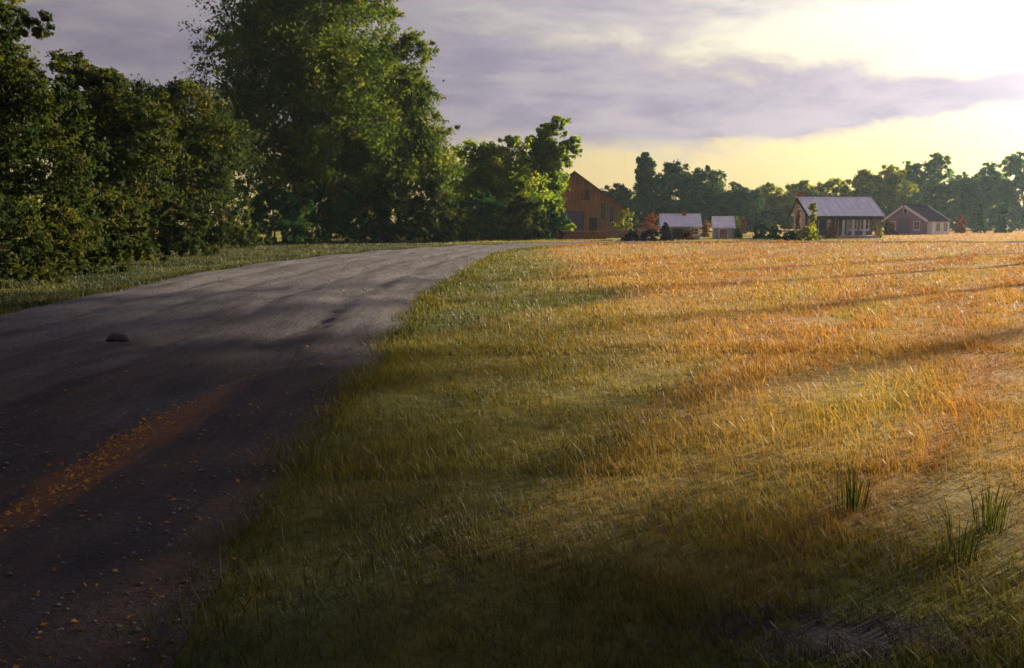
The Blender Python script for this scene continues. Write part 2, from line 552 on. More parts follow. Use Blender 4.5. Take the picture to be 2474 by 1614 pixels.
def road_z(x, y):
    x, y = np.atleast_1d(x).astype(float), np.atleast_1d(y).astype(float)
    ym = (EL[:, 1] + ER[:, 1]) / 2
    i = np.clip(np.searchsorted(ym, y), 0, NR - 1)
    t_ = (x - EL[i, 0]) / (ER[i, 0] - EL[i, 0])
    j = np.clip(np.round(t_ * (NC - 1)).astype(int), 0, NC - 1)
    return np.where((t_ > 0) & (t_ < 1), rz[i, j], zf(x, y))


Vr = np.stack([px_.ravel(), py_.ravel(), rz.ravel()], 1)
i0 = (np.arange(NR - 1)[:, None] * NC + np.arange(NC - 1)[None, :]).ravel()
Fr = np.stack([i0, i0 + 1, i0 + NC + 1, i0 + NC], 1)
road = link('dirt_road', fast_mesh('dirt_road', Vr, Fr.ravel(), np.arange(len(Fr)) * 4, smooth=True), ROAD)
tag(road, 'broad grey brown dirt road with ruts bending into a lane', kind='structure')


def in_poly(x, y, poly):
    c = np.zeros(len(x), bool)
    x2, y2 = poly[-1]
    for x1, y1 in poly:
        if y1 != y2:
            k = (y1 > y) != (y2 > y)
            c ^= k & (x < (x2 - x1) * (y - y1) / (y2 - y1) + x1)
        x2, y2 = x1, y1
    return c


# ------------------------------------------------------------------ grass (stuff)
def blades(n, d0, d1, seed, two_seg, hmin, hmax, wbase, wide=0.62, power=1.0):
    rg = np.random.default_rng(seed)
    y = d0 * (d1 / d0) ** (rg.random(n) ** power)
    xl_, xr_ = -(wide * y + 3.0), .85 * y + 4.5
    x = xl_ + (xr_ - xl_) * rg.random(n)
    coarse = ROADPOLY[::3]
    jit = rg.normal(0, 0.22, n)
    ok = ~in_poly(x + jit, y, coarse)
    ok |= rg.random(n) < 0.012
    # clumping
    cl = np.sin(x * 2.1 + np.sin(y * 1.3) * 2) * np.sin(y * 1.7 + np.sin(x * 0.9) * 2)
    ok &= rg.random(n) < 0.74 + 0.26 * cl
    ok &= ((x - SOIL[0]) / .5) ** 2 + ((y - SOIL[1]) / .2) ** 2 > .1 + 1.1 * rg.random(n) ** 2
    v_ = x * math.cos(R(29)) - y * math.sin(R(29))
    sw = np.sin(v_ * 2 * math.pi / 1.7 + .6 * np.sin(y * .21)) * (.5 + .5 * np.sin(v_ * .37 + 1))
    cl = cl * .6 + sw * .55
    bare = np.sin(x * .83 + 2 * np.sin(y * .37)) * np.sin(y * .61 + 1.7 * np.sin(x * .53))
    ok &= rg.random(n) < 1 - .75 * np.clip((bare - .62) * 4, 0, 1)
    x, y, cl = x[ok], y[ok], cl[ok]
    n = len(x)
    z = zf(x, y) - 0.01
    h = (hmin + (hmax - hmin) * rg.random(n) ** 1.6) * (0.8 + 0.35 * cl)
    wd = wbase * np.maximum(1, y / 6.0) * (0.6 + 0.8 * rg.random(n))
    th = rg.random(n) * 2 * math.pi
    lean = rg.random(n) * 0.75 + 0.1
    la = rg.normal(2.4, 1.1, n)
    a = np.stack([np.cos(th), np.sin(th), np.zeros(n)], 1)
    l = np.stack([np.cos(la), np.sin(la), np.zeros(n)], 1)
    base = np.stack([x, y, z], 1)
    up = np.array([0, 0, 1.0])
    tip = base + up * h[:, None] + l * (h * lean)[:, None]
    tint = np.clip(rg.normal(0.45, 0.22, n) + 0.1 * cl, 0, 1)
    if two_seg:
        mid = base + up * (h * 0.55)[:, None] + l * (h * lean * 0.3)[:, None]
        V = np.stack([base - a * wd[:, None], base + a * wd[:, None], mid + a * wd[:, None] * 0.75, mid - a * wd[:, None] * 0.75, tip], 1).reshape(-1, 3)
        o = np.arange(n)[:, None] * 5
        loops = (o + np.array([0, 1, 2, 3, 3, 2, 4])[None]).ravel()
        starts = (np.arange(n)[:, None] * 7 + np.array([0, 4])[None]).ravel()
        return V, loops, starts, np.repeat(tint, 2)
    V = np.stack([base - a * wd[:, None], base + a * wd[:, None], tip], 1).reshape(-1, 3)
    return V, np.arange(3 * n), np.arange(n) * 3, tint


g1 = link('grass', fast_mesh('grass', *blades(190000, 3.0, 7, 11, True, 0.035, 0.125, 0.0028)), GRASS)
tag(g1, 'short olive grass covering the near end of the field', 'grass', kind='stuff')


def edge_blades(n, seed):
    rg = np.random.default_rng(seed)
    E = np.where(rg.random(n)[:, None] < .62, ER[(rg.random(n) ** 1.5 * NR * .62).astype(int)], EL[(rg.random(n) ** 1.2 * NR * .62).astype(int)])
    y, x = E[:, 1] + rg.normal(0, .35, n), E[:, 0] + rg.normal(0, .16, n) * (1 + .6 * np.sin(E[:, 1] * 1.9))
    z = zf(x, y) + .0
    h = .05 + .13 * rg.random(n) ** 2
    wd = .0032 * np.maximum(1, np.abs(y) / 6) * (.6 + .8 * rg.random(n))
    th, la = rg.random(n) * 6.283, rg.random(n) * 6.283
    a = np.stack([np.cos(th), np.sin(th), 0 * th], 1) * wd[:, None]
    l = np.stack([np.cos(la), np.sin(la), 0 * la], 1) * (h * (.2 + .8 * rg.random(n)))[:, None]
    b = np.stack([x, y, z], 1)
    mid, tip = b + l * .3 + np.array([0, 0, .55]) * h[:, None], b + l + np.array([0, 0, 1.]) * h[:, None]
    V = np.stack([b - a, b + a, mid + a * .75, mid - a * .75, tip], 1).reshape(-1, 3)
    return V, (np.arange(n)[:, None] * 5 + np.array([0, 1, 2, 3, 3, 2, 4])[None]).ravel(), (np.arange(n)[:, None] * 7 + np.array([0, 4])[None]).ravel(), np.repeat(rg.random(n) * .8, 2)


ge = link('grass', fast_mesh('grass', *edge_blades(42000, 15)), GRASS)
tag(ge, 'ragged fringe of grass along both edges of the dirt road', 'grass', kind='stuff')
g4 = link('grass', fast_mesh('grass', *blades(230000, 6.7, 14, 14, False, 0.04, 0.13, 0.0032)), GRASS)
tag(g4, 'short olive and tan grass a few steps into the field', 'grass', kind='stuff')
g2 = link('grass', fast_mesh('grass', *blades(310000, 13, 50, 12, False, 0.05, 0.15, 0.0030)), GRASS)
tag(g2, 'dry tan and olive stubble across the middle of the field', 'grass', kind='stuff')
g3 = link('grass', fast_mesh('grass', *blades(140000, 46, 170, 13, False, 0.08, 0.22, 0.0028)), GRASS)
tag(g3, 'grass at the far side of the field by the lane and houses', 'grass', kind='stuff')


def stalks(n, seed):
    rg = np.random.default_rng(seed)
    y = 3.6 * (48 / 3.6) ** rg.random(n)
    x = -(.62 * y + 1) + (1.47 * y + 5.5) * rg.random(n)
    pat = np.sin(x * .9 + 1.3 * np.sin(y * .5)) * np.sin(y * .8 + np.sin(x * .7) * 1.5)
    ok = (~in_poly(x, y, ROADPOLY[::3])) & (rg.random(n) < np.clip(.15 + 1.1 * pat, .03, 1))
    x, y = x[ok], y[ok]
    n = len(x)
    h = .12 + .20 * rg.random(n) ** 1.5
    th, la = rg.random(n) * 6.283, rg.normal(2.4, 1.3, n)
    wd = .0015 * np.maximum(1, y / 7)
    a = np.stack([np.cos(th), np.sin(th), 0 * th], 1)
    l = np.stack([np.cos(la), np.sin(la), 0 * la], 1) * (h * (.1 + .5 * rg.random(n)))[:, None]
    up = np.array([0, 0, 1.])
    b = np.stack([x, y, zf(x, y) - .01], 1)
    m1, t1 = b + l * .35 + up * (h * .7)[:, None], b + l + up * h[:, None]
    aw = a * wd[:, None]
    hd = a * (wd * (2.2 + 2 * rg.random(n)))[:, None]
    mm = m1 * .4 + t1 * .6
    V = np.stack([b - aw, b + aw, m1 + aw * .7, m1 - aw * .7, mm + hd, t1, mm - hd], 1).reshape(-1, 3)
    o = np.arange(n)[:, None] * 7
    loops = (o + np.array([0, 1, 2, 3, 3, 2, 4, 5, 6])[None]).ravel()
    return V, loops, (np.arange(n)[:, None] * 9 + np.array([0, 4])[None]).ravel(), np.repeat(.4 + .6 * rg.random(n), 2)


gs_ = link('seed_stalks', fast_mesh('seed_stalks', *stalks(38000, 16)), GRASS)
tag(gs_, 'thin dry seed stalks standing up out of the short grass', 'grass', kind='stuff')

# ------------------------------------------------------------------ trees and shrubs
def leaf_cloud(C, Rr, n, size, seed, shell=0.55, zcut=-0.75, squash=0.75):
    """leaf faces over a set of lobes C (k,3), Rr (k,3)"""
    rg = np.random.default_rng(seed)
    C, Rr = np.asarray(C, float), np.asarray(Rr, float)
    wgt = (Rr[:, 0] * Rr[:, 2]) ** 0.9
    ncl = max(20, n // 48)
    li = rg.choice(len(C), ncl, p=wgt / wgt.sum())
    d = rg.normal(size=(ncl, 3))
    d /= np.linalg.norm(d, axis=1)[:, None]
    d[:, 2] = np.where(d[:, 2] < zcut, -d[:, 2], d[:, 2])
    rr = 1 - (1 - shell) * rg.random(ncl) ** 1.3
    rr *= 0.86 + 0.26 * rg.random(ncl)
    cc = C[li] + d * Rr[li] * rr[:, None]
    cr = Rr[li].mean(1) * (0.10 + 0.13 * rg.random(ncl))
    ci = rg.integers(0, ncl, n)
    g = rg.normal(size=(n, 3)) * np.array([1, 1, squash])
    p = cc[ci] + g * cr[ci][:, None] * 0.62
    nrm = rg.normal(size=(n, 3)) + d[ci] * 0.5 + np.array([0, 0, 0.5])
    nrm /= np.linalg.norm(nrm, axis=1)[:, None]
    t = np.cross(nrm, rg.normal(size=(n, 3)))
    t /= np.linalg.norm(t, axis=1)[:, None] + 1e-9
    b = np.cross(nrm, t)
    s = size * (0.45 + 1.1 * rg.random(n) ** 1.4)[:, None]
    V = np.stack([p - t * s * 0.62, p + b * s * 0.34 - t * s * 0.05 + nrm * s * 0.12, p + t * s * 0.62, p - b * s * 0.34 - t * s * 0.05 + nrm * s * 0.12], 1).reshape(-1, 3)
    ct = np.clip(rg.normal(0.45, 0.27, ncl), 0, 1)
    tint = np.clip(ct[ci] + rg.normal(0, 0.14, n), 0, 1)
    return fast_mesh('crown', V, np.arange(4 * n), np.arange(n) * 4, tint)


def trunk_mb(h, r, lobes, seed, bend=0.4):
    rn = random.Random(seed)
    mb = MB()
    bx, by = rn.uniform(-bend, bend), rn.uniform(-bend, bend)
    pts = [(0, 0, -0.3), (0, 0, 0.15), (bx * .15, by * .15, h * .25), (bx * .5, by * .5, h * .55), (bx, by, h)]
    mb.tube(pts, [r * 1.7, r * 1.25, r, r * .8, r * .42], 10)
    for c, rr in lobes:
        k = rn.uniform(.35, .85)
        s = Vector((bx * k, by * k, h * k))
        e = Vector(c)
        m1 = s.lerp(e, .45) + Vector((rn.uniform(-.3, .3), rn.uniform(-.3, .3), -.08 * (e - s).length))
        mb.tube([s, m1, e], [r * .42, r * .26, r * .08], 6)
        for _ in range(2):
            q = e + Vector((rn.uniform(-.7, .7) * rr[0], rn.uniform(-.7, .7) * rr[1], rn.uniform(-.1, .7) * rr[2]))
            mb.tube([m1.lerp(e, .4), q], [r * .14, r * .04], 5)
    return mb


def tree(name, label, cat, x, y, lobes, leaves, size, mat, seed, trunk_r=0.3, group=None, trunk_h=None, shell=0.5):
    root = empty(name, (x, y, float(zf(x, y))))
    C = [l[0:3] for l in lobes]
    Rr = [l[3:6] for l in lobes]
    top = max(c[2] for c in C)
    th = trunk_h or top * .85
    trunk_mb(th, trunk_r, list(zip(C, Rr))[:9], seed).build('trunk', BARK, root, True)
    link('crown', leaf_cloud(C, Rr, leaves, size, seed, shell), mat, root)
    return tag(root, label, cat, group)


def lobes_for(w, h, base, n, seed, dep=None, point=0.0):
    """crown of about width w, from base to height h: lobes spread in an egg, point=1 for a cone"""
    rn = random.Random(seed)
    dep = dep or w
    out = []
    H = h - base
    for i in range(n):
        f = (i + .5) / n
        z = base + H * (0.14 + 0.74 * f)
        wid = math.sqrt(max(0.03, 1 - (2 * f - .9) ** 2 * .95)) * (1 - point) + (1.02 - f) * point
        lr = (w / 2) * (0.36 + 0.20 * rn.random()) * (0.55 + .45 * wid)
        a = i * 2.39996 + rn.uniform(-.5, .5)
        ro = max(0, w / 2 * wid - lr) * rn.uniform(.55, 1.0)
        if h > 1.8 * w:
            lr, ro = lr * 1.25, ro * .4
        out.append((math.cos(a) * ro, math.sin(a) * ro * dep / w, z, lr, lr * dep / w, max(min(lr * .85, H * .42), H / n * (1.3 if h > 1.8 * w else .3))))
    if base < .035 * h:       # growth down to the ground
        for i in range(6):
            a = i * 1.047 + rn.uniform(-.3, .3)
            lr = w * .5 * rn.uniform(.34, .5)
            zz = min(h * .22, lr)
            out.append((math.cos(a) * (w / 2 - lr * .8), math.sin(a) * (w / 2 - lr) * dep / w, zz * .7, lr, lr, zz))
    return out


def pix_tree(name, label, cat, px, ptop, pw, depth, base, nl, leaves, mat, seed, leafpx=2.3, group=None, tr=0.25, point=0.0, shell=0.5, dep=None, extra=None):
    """tree standing on the ground at a depth, as tall and wide as the photograph shows"""
    x = (px - 512) / FPX * depth / (CT + ST * (334 - 235) / FPX)
    hgt = at(px, ptop, depth)[2]
    wid = pw * depth / FPX
    lb = lobes_for(wid, hgt, base * hgt, nl, seed, (dep or 1) * wid, point)
    if extra:
        for (ex, ey, ew, eh) in extra:
            q = at(ex, ey, depth)
            lb.append((q[0] - x, random.Random(seed + int(ex)).uniform(-1, 1), q[2], ew * depth / FPX, ew * depth / FPX, eh * depth / FPX))
    return tree(name, label, cat, x, depth, lb, leaves, leafpx * depth / FPX, mat, seed, tr, group, None, shell)


GL = 'tall trees along the left side of the road'
pix_tree('oak_tree', 'dark heavy oak closest to the road at the near end of the left tree row', 'tree', -10, -50, 170, 36, .05, 16, 50000, L_DARK, 21, 4.0, GL, .35, shell=.3,
         extra=[(38, 34, 22, 20), (50, 95, 34, 30), (70, 170, 44, 45), (20, 220, 55, 40), (75, 225, 40, 34), (10, 120, 60, 60)])
pix_tree('oak_tree', 'dark rounded tree with sunlit yellow green top beside the heaviest oak', 'tree', 100, 50, 150, 46, .04, 14, 56000, L_DARK, 22, 3.5, GL, .28, shell=.3,
         extra=[(72, 66, 24, 20), (112, 92, 28, 20), (120, 150, 55, 44), (90, 205, 56, 40), (150, 120, 34, 30), (60, 130, 40, 40)])
pix_tree('oak_tree', 'lower dark tree filling the gap left of the giant tree', 'tree', 172, 82, 150, 60, .04, 14, 56000, L_DARK, 23, 3.1, GL, .25, shell=.3,
         extra=[(195, 104, 36, 22), (150, 105, 36, 22), (180, 180, 60, 44), (215, 150, 44, 40), (140, 200, 44, 34)])
pix_tree('oak_tree', 'giant spreading tree with olive crown rising above all others', 'tree', 300, -60, 250, 84, .04, 20, 108000, L_MID, 24, 2.8, GL, .6, shell=.25,
         extra=[(222, 45, 26, 20), (246, 28, 30, 24), (300, 20, 50, 34), (350, 5, 44, 24), (235, 110, 40, 34), (300, 170, 75, 50), (230, 180, 50, 40),
                (340, 90, 60, 50), (270, 80, 50, 44), (370, 160, 56, 44), (330, 40, 50, 40)])
pix_tree('oak_tree', 'broad olive green tree joined to the sunny side of the giant tree', 'tree', 385, 26, 140, 90, .04, 18, 84000, L_MID, 25, 2.7, GL, .45, shell=.25,
         extra=[(376, 12, 34, 18), (408, 50, 26, 18), (420, 98, 24, 22), (434, 128, 22, 14), (400, 150, 52, 40), (430, 180, 44, 34), (380, 90, 50, 44), (360, 200, 56, 36)])
pix_tree('ash_tree', 'bright lime green tree with ragged top beside the red barn', 'tree', 545, 116, 58, 104, .03, 14, 44000, L_LIME, 26, 2.6, GL, .25, shell=.3,
         extra=[(556, 126, 14, 11), (569, 146, 14, 13), (540, 160, 24, 20), (528, 190, 26, 24), (540, 200, 22, 22), (556, 160, 18, 14)])
pix_tree('ash_tree', 'lower lime green tree between the broad olive tree and the ragged lime tree', 'tree', 492, 140, 96, 100, .03, 14, 50000, L_LIME, 27, 2.6, GL, .25, shell=.3,
         extra=[(465, 154, 22, 13), (515, 148, 20, 11), (470, 195, 38, 30), (515, 195, 36, 30), (490, 170, 34, 26)])

GU = 'undergrowth shrubs under the left trees'
us = [(-10, 200, 150, 27, L_DARK, 'dense dark shrub at the foot of the oak closest to the road'),
      (60, 205, 120, 33, L_DARK, 'dense dark shrub under the near end of the left tree row'),
      (112, 196, 110, 40, L_DARK, 'dark rounded shrub under the sunlit topped tree'),
      (165, 190, 106, 50, L_DARK, 'dark shrub before the lower tree left of the giant tree'),
      (222, 180, 100, 66, L_DARK, 'wide dark shrub left of the giant tree trunk'),
      (275, 182, 90, 78, L_TEAL, 'blue green shrub under the giant tree'),
      (330, 176, 94, 84, L_TEAL, 'tall blue green shrub under the giant tree on its sunny side'),
      (385, 176, 90, 86, L_DARK, 'dark tall shrub under the broad olive tree'),
      (436, 182, 80, 88, L_DARK, 'dark shrub between broad olive tree and lower lime tree'),
      (482, 194, 72, 92, L_TEAL, 'blue green shrub under the lower lime tree'),
      (524, 198, 60, 94, L_DARK, 'dark shrub under the ragged lime tree'),
      (552, 208, 40, 98, L_TEAL, 'small blue green shrub just left of the red barn')]
for i, (px, pt, pw, dep, mt, lab) in enumerate(us):
    pix_tree('shrub', lab, 'shrub', px, pt, pw, dep, .0, 9, 10000, mt, 40 + i, 2.8 if dep > 60 else 3.6, GU, .07, shell=.3)

GB = 'trees behind the farm buildings'
bg_t = [('pine_tree', 618, 186, 44, 168, L_TEAL, 'low dark green tree just right of the barn roof', .1),
        ('pine_tree', 644, 147, 34, 172, L_TEAL, 'tall pointed dark green tree behind the grey shed', .45),
        ('elm_tree', 671, 158, 50, 176, L_TEAL, 'dark green tree with notched top behind the grey shed', .0),
        ('elm_tree', 705, 166, 56, 172, L_TEAL, 'broad dark green tree behind the gap between the sheds', .0),
        ('elm_tree', 738, 186, 44, 168, L_TEAL, 'rounded dark green tree behind the tiny shed', .0),
        ('elm_tree', 768, 186, 48, 186, L_OLIVE, 'yellow olive tree next to the tiny shed', .0),
        ('elm_tree', 800, 181, 46, 190, L_OLIVE, 'yellow olive tree behind the cottage chimney', .0),
        ('elm_tree', 832, 178, 46, 192, L_OLIVE, 'yellow olive tree behind the middle of the cottage roof', .0),
        ('elm_tree', 862, 170, 46, 188, L_OLIVE, 'yellow olive tree behind the porch end of the cottage', .0),
        ('elm_tree', 888, 164, 40, 186, L_OLIVE, 'taller yellow olive tree between cottage and dark roofed house', .0),
        ('poplar_tree', 908, 157, 38, 196, L_HAZY, 'sage green tree behind the dark roofed house', .1),
        ('poplar_tree', 934, 150, 42, 198, L_HAZY, 'tallest sage green tree behind the dark roofed house', .1),
        ('poplar_tree', 960, 170, 32, 202, L_HAZY, 'low sage green tree in the dip of the treeline', .1),
        ('poplar_tree', 985, 160, 38, 204, L_HAZY, 'sage green tree right of the dip in the treeline', .1),
        ('poplar_tree', 1012, 148, 44, 200, L_HAZY, 'large sage green tree right of the red shrub', .1),
        ('poplar_tree', 1050, 150, 48, 204, L_HAZY, 'sage green tree at the far end of the treeline', .1)]
for i, (nm, px, pt, pw, dep, mt, lab, pt_) in enumerate(bg_t):
    pix_tree(nm, lab, 'tree', px, pt, pw * (1.2 if pt_ > .3 else 1.42), dep, .03, 20, 19000 if mt is L_TEAL else 14000, mt, 70 + i, 2.5, GB, .16, point=pt_, shell=.3 if mt is L_TEAL else .5)

# woods far behind that close the horizon
rg = np.random.default_rng(99)
Cw, Rw = [], []
for k in range(240):
    a = -0.75 + 1.5 * k / 239
    rr = 285 + rg.uniform(-18, 18)
    hh = rg.uniform(6, 11)
    Cw.append((math.sin(a) * rr, math.cos(a) * rr, hh * .45))
    Rw.append((rg.uniform(5, 8), 5, hh * .55))
woods = link('distant_woods', leaf_cloud(Cw, Rw, 60000, 0.75, 98, .3, zcut=-.95), L_OLIVE)
tag(woods, 'distant green woods closing the horizon behind the treeline', 'woods', kind='stuff')

# unseen trees added to the right of the view to shade the near ground
GR = 'unseen trees added at the right to shade the near ground'
su = (math.sin(SUN_AZ), math.cos(SUN_AZ))
for i, (c_, s_, wd, b, h, lab) in enumerate([(-1, 34, 10, 6.9, 11.8, 'shortest of the unseen high crowned trees added for shade'),
                                             (-6, 39, 10, 8.1, 13.2, 'unseen high crowned tree added for shade next to the shortest'),
                                             (-11, 46, 10.5, 9.2, 14.5, 'middle one of the unseen high crowned trees added for shade'),
                                             (-16.5, 57, 11, 11.4, 17.5, 'second tallest of the unseen high crowned trees added for shade'),
                                             (-22, 72, 12, 14.4, 21.5, 'tallest of the unseen high crowned trees added for shade')]):
    x, y = c_ * su[1] + s_ * su[0], -c_ * su[0] + s_ * su[1]
    tree('added_shade_tree', lab, 'tree', x, y, lobes_for(wd, h, b, 13, 200 + i), 13000, .52, L_MID, 200 + i, .2, GR)

# garden shrubs round the buildings: (px, top py, base py, width px, material, kind, label)
gs = [(812, 195, 240.5, 15, L_OLIVE, 'cypress_shrub', 'tall golden green column shrub before the cottage', .35),
      (808, 226, 241, 26, L_OLIVE, 'shrub', 'olive shrub spreading round the foot of the tall column shrub', 0),
      (832, 221, 238.5, 13, L_ORANGE, 'shrub', 'golden orange shrub at the porch corner of the cottage', 0),
      (798, 205, 239, 9, L_ORANGE, 'shrub', 'slim amber shrub against the cottage gable end', .2),
      (790, 232, 241, 20, L_TEAL, 'shrub', 'low dark green shrub before the cottage gable end', 0),
      (761, 219, 239, 15, L_TEAL, 'shrub', 'dark green shrub right of the tiny shed', 0),
      (775, 224, 240, 17, L_TEAL, 'shrub', 'wider dark green shrub between tiny shed and cottage', 0),
      (705, 220, 237, 11, L_ORANGE, 'shrub', 'small orange shrub between the grey shed and tiny shed', .2),
      (737, 216, 234, 10, L_LIME, 'shrub', 'little lime green tree at the corner of the tiny shed', .2),
      (743, 217, 234, 6, L_RED, 'shrub', 'slim crimson shrub beside the little lime green tree', .3),
      (738, 228, 238, 9, L_TEAL, 'shrub', 'small dark green bush at the foot of the lime green tree', 0),
      (688, 231, 240, 14, L_RUST, 'shrub', 'brown bush before the long wall of the grey shed', 0),
      (666, 221, 242, 15, L_PURPLE, 'shrub', 'dark purple cone shaped shrub at the end of the grey shed', .6),
      (632, 231, 242, 22, L_PURPLE, 'shrub', 'low purple shrub before the barn terrace', 0),
      (649, 231, 242, 24, L_PURPLE, 'shrub', 'low purple shrub touching the cone shaped shrub', 0),
      (650, 212, 236, 24, L_RUST, 'shrub', 'rust red bush between barn and grey shed', 0),
      (625, 208, 237, 30, L_OLIVE, 'shrub', 'large olive bush against the low side of the barn', 0),
      (889, 221, 235, 15, L_RUST, 'shrub', 'dark rust bush between cottage and dark roofed house', 0),
      (891, 213, 232, 10, L_ORANGE, 'shrub', 'small orange tree behind the dark rust bush', 0),
      (878, 222, 238, 8, L_OLIVE, 'shrub', 'narrow olive shrub at the porch end of the cottage', .2),
      (960, 214, 233, 11, L_RED, 'shrub', 'scarlet shrub right of the dark roofed house', .1),
      (980, 203, 233, 13, L_TEAL, 'conifer', 'small dark green conifer right of the scarlet shrub', .6),
      (1003, 206, 233, 16, L_TEAL, 'conifer', 'second dark green conifer farther from the scarlet shrub', .5)]
for i, (px, pt, pb, pw, mt, nm, lab, pnt) in enumerate(gs):
    dep = gp(px, pb)[1]
    pix_tree(nm, lab, 'shrub', px, pt, pw, dep, .02, 11 if pnt < .3 else 16, 3600, mt, 120 + i, 1.9, 'garden shrubs round the buildings', .05, point=pnt, shell=.35)

# ------------------------------------------------------------------ buildings
SIDING = solid('siding_pale', (0.52, 0.46, 0.50), .25, .8, 1.2, (1, 1, 6), .5, 6.0)
SIDE_LILAC = solid('siding_lilac', (0.56, 0.44, 0.56), .25, .8, 1.2, (1, 1, 6), .5, 6.0)
WHITE = solid('white_paint', (0.74, 0.71, 0.80), .15, .6, 3.0)
METAL = solid('roof_metal', (0.86, 0.80, 0.94), .22, .45, .8, (3, 1, 1), .2, 4.0)
DARKROOF = solid('roof_dark_shingle', (0.026, 0.017, 0.042), .4, 1.0, 2.0, (1, 1, 3), .6, 10, spec=0.0)
PURPLE = solid('violet_paint_porch_shade', (0.15, 0.095, 0.23), .35, .8, 1.5, (1, 1, 5), .4, 6)  # violet door paint; on the cottage front it holds the porch shade
MAUVE = solid('siding_mauve', (0.30, 0.19, 0.33), .3, .8, 1.5, (1, 1, 5), .4, 6)
REDW = solid('barn_red', (0.38, 0.15, 0.095), .5, .9, 1.0, (5, 5, .6), .6, 6, dark=(0.17, 0.085, 0.05))
REDROOF = solid('barn_roof', (0.17, 0.075, 0.045), .4, .9, 1.5, (1, 1, 1), .5, 8)
BRICK = solid('brick', (0.34, 0.12, 0.055), .45, .9, 3.0, (1, 1, 3), .6, 10, dark=(0.15, 0.06, 0.04))
RUST = solid('door_rust', (0.30, 0.15, 0.10), .35, .8, 2.0)
GREYW = solid('shed_grey', (0.36, 0.32, 0.46), .3, .8, 1.2, (5, 5, 1), .4, 6)
NAVY = solid('shed_navy', (0.050, 0.045, 0.085), .3, .85, 1.2, (5, 5, 1), .4, 6)
DARKW = solid('timber_dark', (0.055, 0.040, 0.040), .4, .85, 2.0)
GOLD = solid('fascia_ochre', (0.33, 0.22, 0.085), .3, .8, 2.0)
STONE = solid('step_stone', (0.27, 0.24, 0.25), .3, .9, 2.0)


def glass_mat():
    m, t, out = new_mat('window_glass')
    p = t.n('ShaderNodeBsdfPrincipled')
    p.inputs['Base Color'].default_value = (0.020, 0.018, 0.032, 1)
    p.inputs['Roughness'].default_value = 0.12
    t.nt.links.new(p.outputs[0], out.inputs[0])
    return m


GLASS = glass_mat()


def opening(root, name, xc, z0, wd, h, face_y, frame=WHITE, fill=None, cross=True, handle=False, axis='y', sgn=-1):
    """window or door set proud of a wall; face at y=face_y (sgn side) or x=face_y when axis is x"""
    f = 0.09

    def bx(mb, a0, a1, d0, d1, z0_, z1_):
        lo, hi_ = sorted((face_y + sgn * d0, face_y + sgn * d1))
        if axis == 'y':
            mb.box(a0, a1, lo, hi_, z0_, z1_)
        else:
            mb.box(lo, hi_, a0, a1, z0_, z1_)
    m = MB()
    bx(m, xc - wd / 2 - f, xc - wd / 2, -.03, .06, z0 - f, z0 + h + f)
    bx(m, xc + wd / 2, xc + wd / 2 + f, -.03, .06, z0 - f, z0 + h + f)
    bx(m, xc - wd / 2, xc + wd / 2, -.03, .06, z0 + h, z0 + h + f)
    if name == 'window':
        bx(m, xc - wd / 2, xc + wd / 2, -.03, .06, z0 - f, z0)
    o = m.build(name, frame, root)
    m = MB()
    bx(m, xc - wd / 2, xc + wd / 2, -.02, .02, z0, z0 + h)
    m.build('pane' if fill is None else 'door_panel', fill or GLASS, o)
    if cross:
        m = MB()
        bx(m, xc - .02, xc + .02, .022, .05, z0, z0 + h)
        bx(m, xc - wd / 2, xc - .021, .022, .048, z0 + h * .5 - .02, z0 + h * .5 + .02)
        bx(m, xc + .021, xc + wd / 2, .022, .048, z0 + h * .5 - .02, z0 + h * .5 + .02)
        m.build('glazing_bar', frame, o)
    if name == 'window':
        m = MB()
        bx(m, xc - wd / 2 - .15, xc + wd / 2 + .15, .0, .14, z0 - f - .07, z0 - f - .002)
        m.build('sill', frame, o)
    if handle:
        m = MB()
        bx(m, xc + wd * .32, xc + wd * .40, .021, .08, z0 + h * .46, z0 + h * .5)
        m.build('handle', DARKW, o)
    return o


def slab(p0, p1, y0, y1, th):
    """roof slab from ridge point p0=(x,z) to eave p1=(x,z), between y0 and y1"""
    (x0, z0), (x1, z1) = p0, p1
    L = math.hypot(x1 - x0, z1 - z0)
    n = ((-(z1 - z0)) / L, (x1 - x0) / L)
    if n[1] < 0:
        n = (-n[0], -n[1])
    q = [(x0, z0), (x1, z1), (x1 + n[0] * th, z1 + n[1] * th), (x0 + n[0] * th, z0 + n[1] * th)]
    return MB().hexa([(q[0][0], y0, q[0][1]), (q[1][0], y0, q[1][1]), (q[1][0], y1, q[1][1]), (q[0][0], y1, q[0][1]),
                      (q[3][0], y0, q[3][1]), (q[2][0], y0, q[2][1]), (q[2][0], y1, q[2][1]), (q[3][0], y1, q[3][1])])


